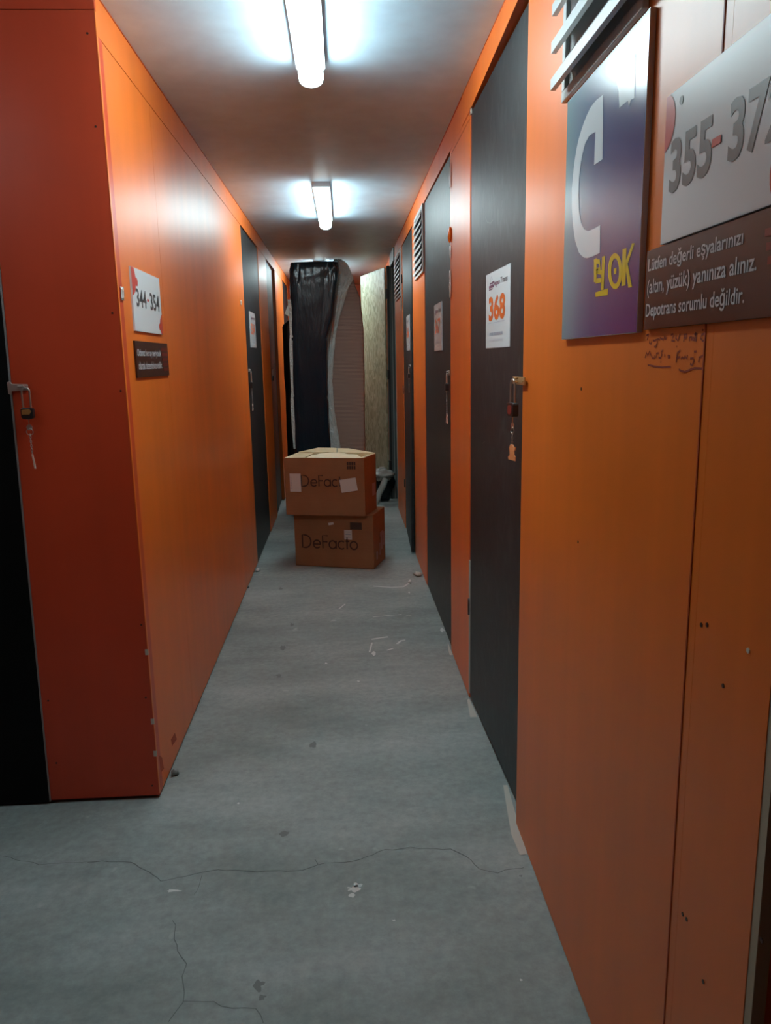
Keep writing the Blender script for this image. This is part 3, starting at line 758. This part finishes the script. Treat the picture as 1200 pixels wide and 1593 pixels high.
# ------------------------------------------------------------------ cardboard boxes
def BX(o, ang, z0):
    c_, s_ = math.cos(ang), math.sin(ang)
    return lambda a, b, z=0.: Vector((o[0]+a*c_-b*s_, o[1]+a*s_+b*c_, z0+z))
def arc(cx_, cy_, r, a0, a1, n=22): return [(cx_+r*math.cos(math.radians(a0+(a1-a0)*i/n)), cy_+r*math.sin(math.radians(a0+(a1-a0)*i/n))) for i in range(n+1)]
def carton_word(mb, o, u, nrm, wd, hei, m, sw=.0075):
    """thin round geometric lettering: DeFacto"""
    L_ = []; x = 0
    L_ += [[(x+.25, 1)]+arc(x+.25, .5, .5, 90, -90)+[(x, 0), (x, 1), (x+.25, 1)]]; x += .98
    r = .31; L_ += [[(x, .31), (x+.62, .31)]+arc(x+r, .31, r, 0, 320)]; x += .83
    L_ += [[(x, 0), (x, 1), (x+.45, 1)], [(x, .52), (x+.42, .52)]]; x += .56
    L_ += [arc(x+r, .31, r, 0, 360), [(x+.62, .62), (x+.62, 0)]]; x += .80
    L_ += [arc(x+r, .31, r, 50, 310)]; x += .66
    L_ += [[(x+.12, .92), (x+.12, 0)], [(x, .62), (x+.30, .62)]]; x += .40
    L_ += [arc(x+r, .31, r, 0, 360)]; x += .62
    for st in L_: mb.ribbon([Vector(o)+Vector(u)*(a/x*wd)+Vector((0, 0, b*hei)) for a, b in st], sw, nrm, m)
# lower closed carton
ang = math.atan2(5.246-5.42, .175+.385); wd, dp, hh = .587, .315, .393
G = BX((-.385, 5.42), ang, 0.)
t = thing('cardboard_box', 'closed brown carton on the floor, lower of the two stacked boxes', 'box', G(wd/2, dp/2), 'stacked brown cartons')
b = MB(); b.poly([G(0,0,.002), G(wd,0,.002), G(wd+.004,dp,.002), G(0,dp,.002)], (0, 0, hh-.006)); b.build('body', 'card', t, .004)
b = MB()
b.poly([G(-.001,-.001,hh-.003), G(wd+.001,-.001,hh-.003), G(wd+.002,dp*.49,hh-.003), G(-.001,dp*.49,hh-.003)], (0, 0, .003)); b.build('flap', 'card', t)
b = MB(); b.poly([G(-.001,dp*.51,hh-.003), G(wd+.001,dp*.51,hh-.003), G(wd+.004,dp+.001,hh-.003), G(-.001,dp+.001,hh-.003)], (0, 0, .003)); b.build('flap', 'card', t)
U = (G(1,0)-G(0,0)).normalized(); V = (G(0,1)-G(0,0)).normalized()
def quad(mb, F0, a0, a1, z0, z1, m, off=.0012, tilt=0.):
    P = [F0(a0, z0), F0(a1, z0+tilt*(a1-a0)), F0(a1-tilt*(z1-z0), z1+tilt*(a1-a0)), F0(a0-tilt*(z1-z0), z1)]
    mb.flat(P, m)
front = lambda a, z: G(a, -.0022, z)
g_ = MB(); carton_word(g_, front(.060, .140), U, -V, .410, .092, 'inkbrown', .0095)
g_.build('lettering', None, t)
g_ = MB(); quad(g_, front, .420, .505, .285, .335, 'inkbox'); g_.build('stamp', None, t)['label'] = 'dark brown rectangle'
g_ = MB(); quad(g_, front, .375, .432, .210, .280, 'paper')
for i in range(3): quad(g_, lambda a, z: G(a, -.0026, z), .384, .423, .225+i*.019, .230+i*.019, 'greyink')
g_.build('sticker', None, t)['label'] = 'small white barcode sticker'
g_ = MB(); quad(g_, front, .262, .300, .308, .325, 'paper', tilt=.2); g_.build('torn_tape', None, t)
side = lambda b_, z: G(wd+.0045+.004*b_/dp, b_, z)
g_ = MB()
for a, z, w2, h2 in ((.055, .055, .035, .06), (.14, .07, .02, .09), (.175, .10, .05, .10), (.24, .12, .04, .10), (.16, .20, .09, .035)):
    g_ = MB(); quad(g_, side, a, a+w2, z, z+h2, 'pinkpaper'); g_.build('side_print', None, t)

# upper open carton
z0 = .3935; FL, FR = Vector((-.430, 5.344, z0)), Vector((.123, 5.216, z0)); BR = Vector((.212, 5.475, z0)); BL = Vector((-.345, 5.66, z0))
hb = .402
t = thing('cardboard_box', 'open brown carton on top, with two white shipping labels', 'box', (FL+FR+BR+BL)/4, 'stacked brown cartons')
up = Vector((0, 0, hb)); th = .005
b = MB()
cs = [FL, FR, BR, BL]; ce = (FL+FR+BR+BL)/4
ins = [p+(ce-p).normalized()*th*1.6 for p in cs]
b.add([p for p in cs]+[p+up for p in cs]+[p+Vector((0,0,.006)) for p in ins]+[p+up for p in ins],
      [(3,2,1,0)]+[(i,(i+1)%4,4+(i+1)%4,4+i) for i in range(4)], 'card')
b.add([p+up for p in cs]+[p+up for p in ins]+[p+Vector((0,0,.006)) for p in ins],
      [(i,(i+1)%4,4+(i+1)%4,4+i) for i in range(4)]+[(4+i,4+(i+1)%4,8+(i+1)%4,8+i) for i in range(4)]+[(8,9,10,11)], 'cardin')
b.build('body', None, t)
U2 = (FR-FL).normalized(); N2 = Vector((U2.y, -U2.x, 0))
f2 = lambda a, z: FL+U2*a+N2*.0022+Vector((0, 0, z))
g_ = MB(); carton_word(g_, f2(.120, .205), U2, N2, .335, .075, 'inkbrown', .0085); g_.build('lettering', None, t)
g_ = MB(); f3 = lambda a, z: FL+U2*a+N2*.003+Vector((0, 0, z))
quad(g_, f3, .036, .116, .165, .293, 'paper')
for i in range(8): quad(g_, lambda a, z: f3(a, z)+N2*.0006, .042, .048, .185+i*.011, .191+i*.011, 'greyink')
g_.build('shipping_label', None, t)['label'] = 'upright white shipping label'
g_ = MB(); quad(g_, f3, .405, .520, .160, .250, 'paper', tilt=.16); g_.build('shipping_label', None, t)['label'] = 'tilted white shipping label'
g_ = MB()
for i in range(4):
    quad(g_, f2, .447+i*.016, .459+i*.016, .325, .375, 'inkbox')
quad(g_, lambda a, z: f3(a, z), .445, .511, .347, .353, 'card'); g_.build('stamp', None, t)['label'] = 'faded brown stamp'
U3 = (BR-FR).normalized(); N3 = Vector((U3.y, -U3.x, 0)); f4 = lambda a, z: FR+U3*a+N3*.0015+Vector((0, 0, z))
g_ = MB(); quad(g_, f4, .17, .25, .11, .20, 'pinkpaper'); g_.build('side_print', None, t)
# flaps: left and back raised inward, right folded out a little
def flap(P0, P1, vec, i0=.012, i1=.012, name='flap', m='cardin'):
    mb = MB(); n = (P1-P0).cross(vec).normalized()*.004; k = (P1-P0).normalized()
    mb.poly([P0, P1, P1+vec-k*i1, P0+vec+k*i0], n, m); return mb.build(name, None, t)
flap(BL+up, BL.lerp(BR, .50)+up, Vector((0, .09, .022)), .15, .0)
flap(BL.lerp(BR, .51)+up, BR+up, Vector((0, .09, .020)), .0, .20)
flap(FL+up+Vector((.003,.003,0)), BL+up, Vector((.13, .03, -.006)))
flap(FR+up, BR+up+Vector((-.004,0,0)), Vector((-.085, .05, -.03)))
# packing paper heaped inside
mb = MB(); nn_ = 16; vs = []
for i in range(nn_+1):
    for j in range(nn_+1):
        a, b_ = i/nn_, j/nn_
        p = (ins[0].lerp(ins[1], a*.96+.02)).lerp(ins[3].lerp(ins[2], a*.96+.02), b_*.94+.03)
        e_ = min(1, 5*min(a, 1-a, b_, 1-b_))
        vs.append(p+Vector((0, 0, .335+.075*e_*math.sin(math.pi*a)**.5*(b_*.8+.3)*min(1, 1.0) +.02*noise.noise(p*16)+.012*abs(noise.noise(p*38)))))
fs = [(i*(nn_+1)+j, (i+1)*(nn_+1)+j, (i+1)*(nn_+1)+j+1, i*(nn_+1)+j+1) for i in range(nn_) for j in range(nn_)]
mb.add(vs, fs, None, True); o_ = mb.build('packing_paper', 'packing'); tag(o_, 'crumpled cream packing paper heaped inside the open upper carton', 'packing paper')
o_.modifiers.new('solid', 'SOLIDIFY').thickness = .004

# ------------------------------------------------------------------ wrapped bundles behind the boxes
def interp(tab, v):
    if v <= tab[0][0]: return tab[0][1]
    for (a, x), (b, y) in zip(tab, tab[1:]):
        if v <= b: return x+(y-x)*(v-a)/(b-a)
    return tab[-1][1]
def wrapped(parent, name, m, prof, yf, yb, rad=.05, amp=.01, seed=0, nr=90, fr=(14, 14, 3), topdome=.02, K=56, topamp=0.):
    """prof(z) -> xl, xr ; rounded rectangular column with film wrinkles"""
    mb = MB(); zs = prof['z']; z0, z1 = zs; vs = []
    for i in range(nr+1):
        z = z0+(z1-z0)*i/nr; xl, xr = prof['f'](z); cx_, cy_ = (xl+xr)/2, (yf+yb)/2; hx_, hy_ = (xr-xl)/2, (yb-yf)/2
        sh_ = 1-.06*max(0, (z-(z1-.05))/.05)
        for k in range(K):
            a = 2*math.pi*k/K; c_, s_ = math.cos(a), math.sin(a); e = 2/7.
            x = math.copysign(abs(c_)**e, c_)*hx_*sh_; y = math.copysign(abs(s_)**e, s_)*hy_*sh_
            q = Vector((x*fr[0], y*fr[1]+seed, z*fr[2])); A_ = amp*(noise.noise(q)+.5*noise.noise(q*2.3)); tq = max(0, min(1, (z-(z1-.24))/.12))
            if topamp: A_ += topamp*tq*(noise.noise(Vector((x*46, y*30, z*7)))+.6*noise.noise(Vector((x*95, y*50, z*14+3))))
            dn_ = Vector((x/hx_, y/hy_, 0)).normalized()
            vs.append((cx_+x+dn_.x*A_, cy_+y+dn_.y*A_, z))
    fs = [(i*K+k, i*K+(k+1) % K, (i+1)*K+(k+1) % K, (i+1)*K+k) for i in range(nr) for k in range(K)]
    xl, xr = prof['f'](z1); vs.append(((xl+xr)/2, (yf+yb)/2, z1+topdome)); c_ = len(vs)-1
    fs += [(nr*K+k, nr*K+(k+1) % K, c_) for k in range(K)] + [list(range(K))[::-1]]
    mb.add(vs, fs, None, True); return mb.build(name, m, parent)
YB = 6.90
def rows(tab, Y):
    P = [ony(x, y, Y) for y, x in tab]; return sorted((p.z, p.x) for p in P)
TL = rows([(405,449),(430,449.5),(470,451),(519,452),(621,455),(700,458)], YB); TR = rows([(405,528),(423,527),(450,524),(495,518),(521,510.5),(560,509.5),(593,509.5),(657,512),(690,514.5)], YB)
bands = [ony(480, 527, YB).z, ony(480, 620, YB).z]
def fb(z):
    pinch = sum(.010*math.exp(-((z-b)/.02)**2) for b in bands); return interp(TL, z)+pinch, interp(TR, z)-pinch
ztop = ony(490, 405, YB).z
t = thing('wrapped_bundle', 'tall bundle wrapped in shiny black stretch film behind the boxes', 'bundle', (-.28, YB+.19, 0))
wrapped(t, 'film_wrap', 'film', dict(z=(.002, ztop-.012), f=fb), YB, YB+.24, amp=.007, seed=3, nr=200, fr=(16, 16, 2.2), K=220, topamp=.010)
for i, bz in enumerate(bands):
    mb = MB(); xl, xr = fb(bz); P = []
    for k in range(24): a = k/23; P.append(Vector((xl+(xr-xl)*a, YB-.004+.012*abs(2*a-1)**6, bz+.006*math.sin(a*5+i))))
    mb.ribbon(P, .026, (0, -1, 0)); o_ = mb.build('film_band', 'film', t); o_.modifiers.new('s', 'SOLIDIFY').thickness = .003
# white bubble wrap edge at its left
mb = MB(); vs = []; rr = [(466,450.5),(480,452),(500,453),(520,454),(535,453.2),(560,453.8),(590,455),(610,456.4),(622,455),(640,456),(670,457.5),(698,460)]
for y, x in rr:
    a = ony(x-3, y, YB+.02); b = ony(x+2.0, y, YB+.012); vs += [a, b, b+Vector((0, .04, 0)), a+Vector((0, .04, 0))]
n = len(rr); mb.add(vs, [(i*4+k, i*4+(k+1) % 4, (i+1)*4+(k+1) % 4, (i+1)*4+k) for i in range(n-1) for k in range(4)]+[(0,1,2,3), (4*n-4, 4*n-3, 4*n-2, 4*n-1)], None)
mb.build('bubble_wrap_edge', 'bubble', t)
mb = MB(); P = [ony(x, y, YB+.03) for x, y in ((452.5,463),(443,488),(451,493),(455,491))]; mb.poly(P, (0, .012, 0)); mb.build('wrap_flap', 'paleflap', t)['label'] = 'loose pale flap'

# bubble wrapped board
YW = 7.19
TO = rows([(403,528),(405,533),(412,541),(433,550),(446,554),(465,561),(508,566),(560,567.5),(700,568.5)], YW)
t = thing('wrapped_board', 'board wrapped in brown corrugated sheet and silver bubble wrap, right of the black bundle', 'bundle', (0, YW+.1, 0))
zt = ony(530, 404, YW).z
def fo(z): return -.16, interp(TO, z)
wrapped(t, 'corrugated_sheet', 'corr', dict(z=(.002, zt-.01), f=fo), YW, YW+.20, amp=.008, seed=8, fr=(6, 6, 3), topdome=.005)
TB = rows([(403,528),(405,534),(412,541.5),(433,550.5),(446,543),(462,537.5),(472,535),(491,528.5),(517,523),(540,520.5),(560,518.5),(593,517),(625,518.5),(640,520),(657,523),(690,528.5),(700,530)], YW-.02)
mb = MB(); ny, K = 120, 26; vs = []; zb = ony(530, 702, YW-.02).z-.55
for i in range(ny+1):
    z = zb+(zt-zb)*i/ny; xr = interp(TB, z); xl = interp(TR, z)-.05
    for k in range(K+1):
        a = k/K; q = Vector((a*3, z*9, 5)); x = xl+(xr-xl)*a
        vs.append((x, YW-.022+.012*noise.noise(q)+.012*noise.noise(q*3.1)+.006*noise.noise(Vector((a*20, z*40, 2)))+.012*a**8, z))
fs = [(i*(K+1)+k, i*(K+1)+k+1, (i+1)*(K+1)+k+1, (i+1)*(K+1)+k) for i in range(ny) for k in range(K)]
mb.add(vs, fs, None, True); o_ = mb.build('bubble_wrap', 'bubble', t); o_.modifiers.new('s', 'SOLIDIFY').thickness = .006
# dull black bundle further left
YC = 7.42
def fc(z):
    d = .045*max(0, (z-(zc-.06))/.06)**2; return xc0+d, xc1-d
a_ = ony(438, 505, YC); xc0 = a_.x; xc1 = -.10; zc = ony(445, 498, YC).z
t = wrapped(None, 'wrapped_case', 'film2', dict(z=(.0, zc), f=fc), YC, YC+.35, amp=.008, seed=21, topdome=.03)
tag(t, 'matt black wrapped case standing half hidden left of the tall black bundle', 'bundle')
# white bag and black sack beyond the boxes on the right
t = thing('plastic_bag', 'crumpled pale plastic bag near the bare board door, right of the boxes', 'bag', (.38, 7.9, 0))
mb = MB()
c_ = ony(596, 738, 7.80); mb.blob((c_.x, 7.80, c_.z-.01), (.075, .07, .055), None, .55, 18, 12, 3); mb.build('bag_body', 'bag', t)
mb = MB(); P = [ony(x, y, 7.77) for x, y in ((600,744),(596,756),(590,768),(585,790))]; mb.tube(P, [.030, .034, .03, .02], None, 8); mb.build('bag_tail', 'bag', t)
mb = MB(); P = [ony(x, y, 7.80) for x, y in ((590,738),(592,728),(600,727))]; mb.tube(P, [.02, .016, .006], None, 7); mb.build('bag_handle', 'bag', t)
mb = MB(); mb.blob((.37, 7.955, .15), (.115, .05, .155), None, .25, 18, 12, 11); o_ = mb.build('refuse_sack', 'film2'); tag(o_, 'black sack on the floor behind the pale plastic bag', 'sack')

# ------------------------------------------------------------------ crumbs on the floor
def crumb(px, py, r, m, label, seed):
    c_ = onz(px, py); mb = MB(); mb.blob((c_.x, c_.y, r[2]*.9), r, None, .5, 9, 6, seed)
    o_ = mb.build('plaster_crumb' if m != 'stain' else 'dirt_clump', m); tag(o_, label, 'debris', 'small debris along the walls')
crumb(401, 889, (.018, .016, .012), 'scuff', 'pale plaster crumb beside the nearest left black door', 1)
crumb(651, 896, (.026, .022, .014), 'plaster', 'pale lump on the floor against the right wall near the boxes', 2)
crumb(272, 1206, (.013, .017, .010), 'stain', 'dark dirt clump by the foot of the left orange wall', 3)
crumb(386, 915, (.010, .010, .008), 'stain', 'tiny dark clump by the left wall before the nearest left black door', 4)
crumb(638, 907, (.012, .012, .008), 'scuff', 'thin white flake at the end of the scratch before the boxes', 5)
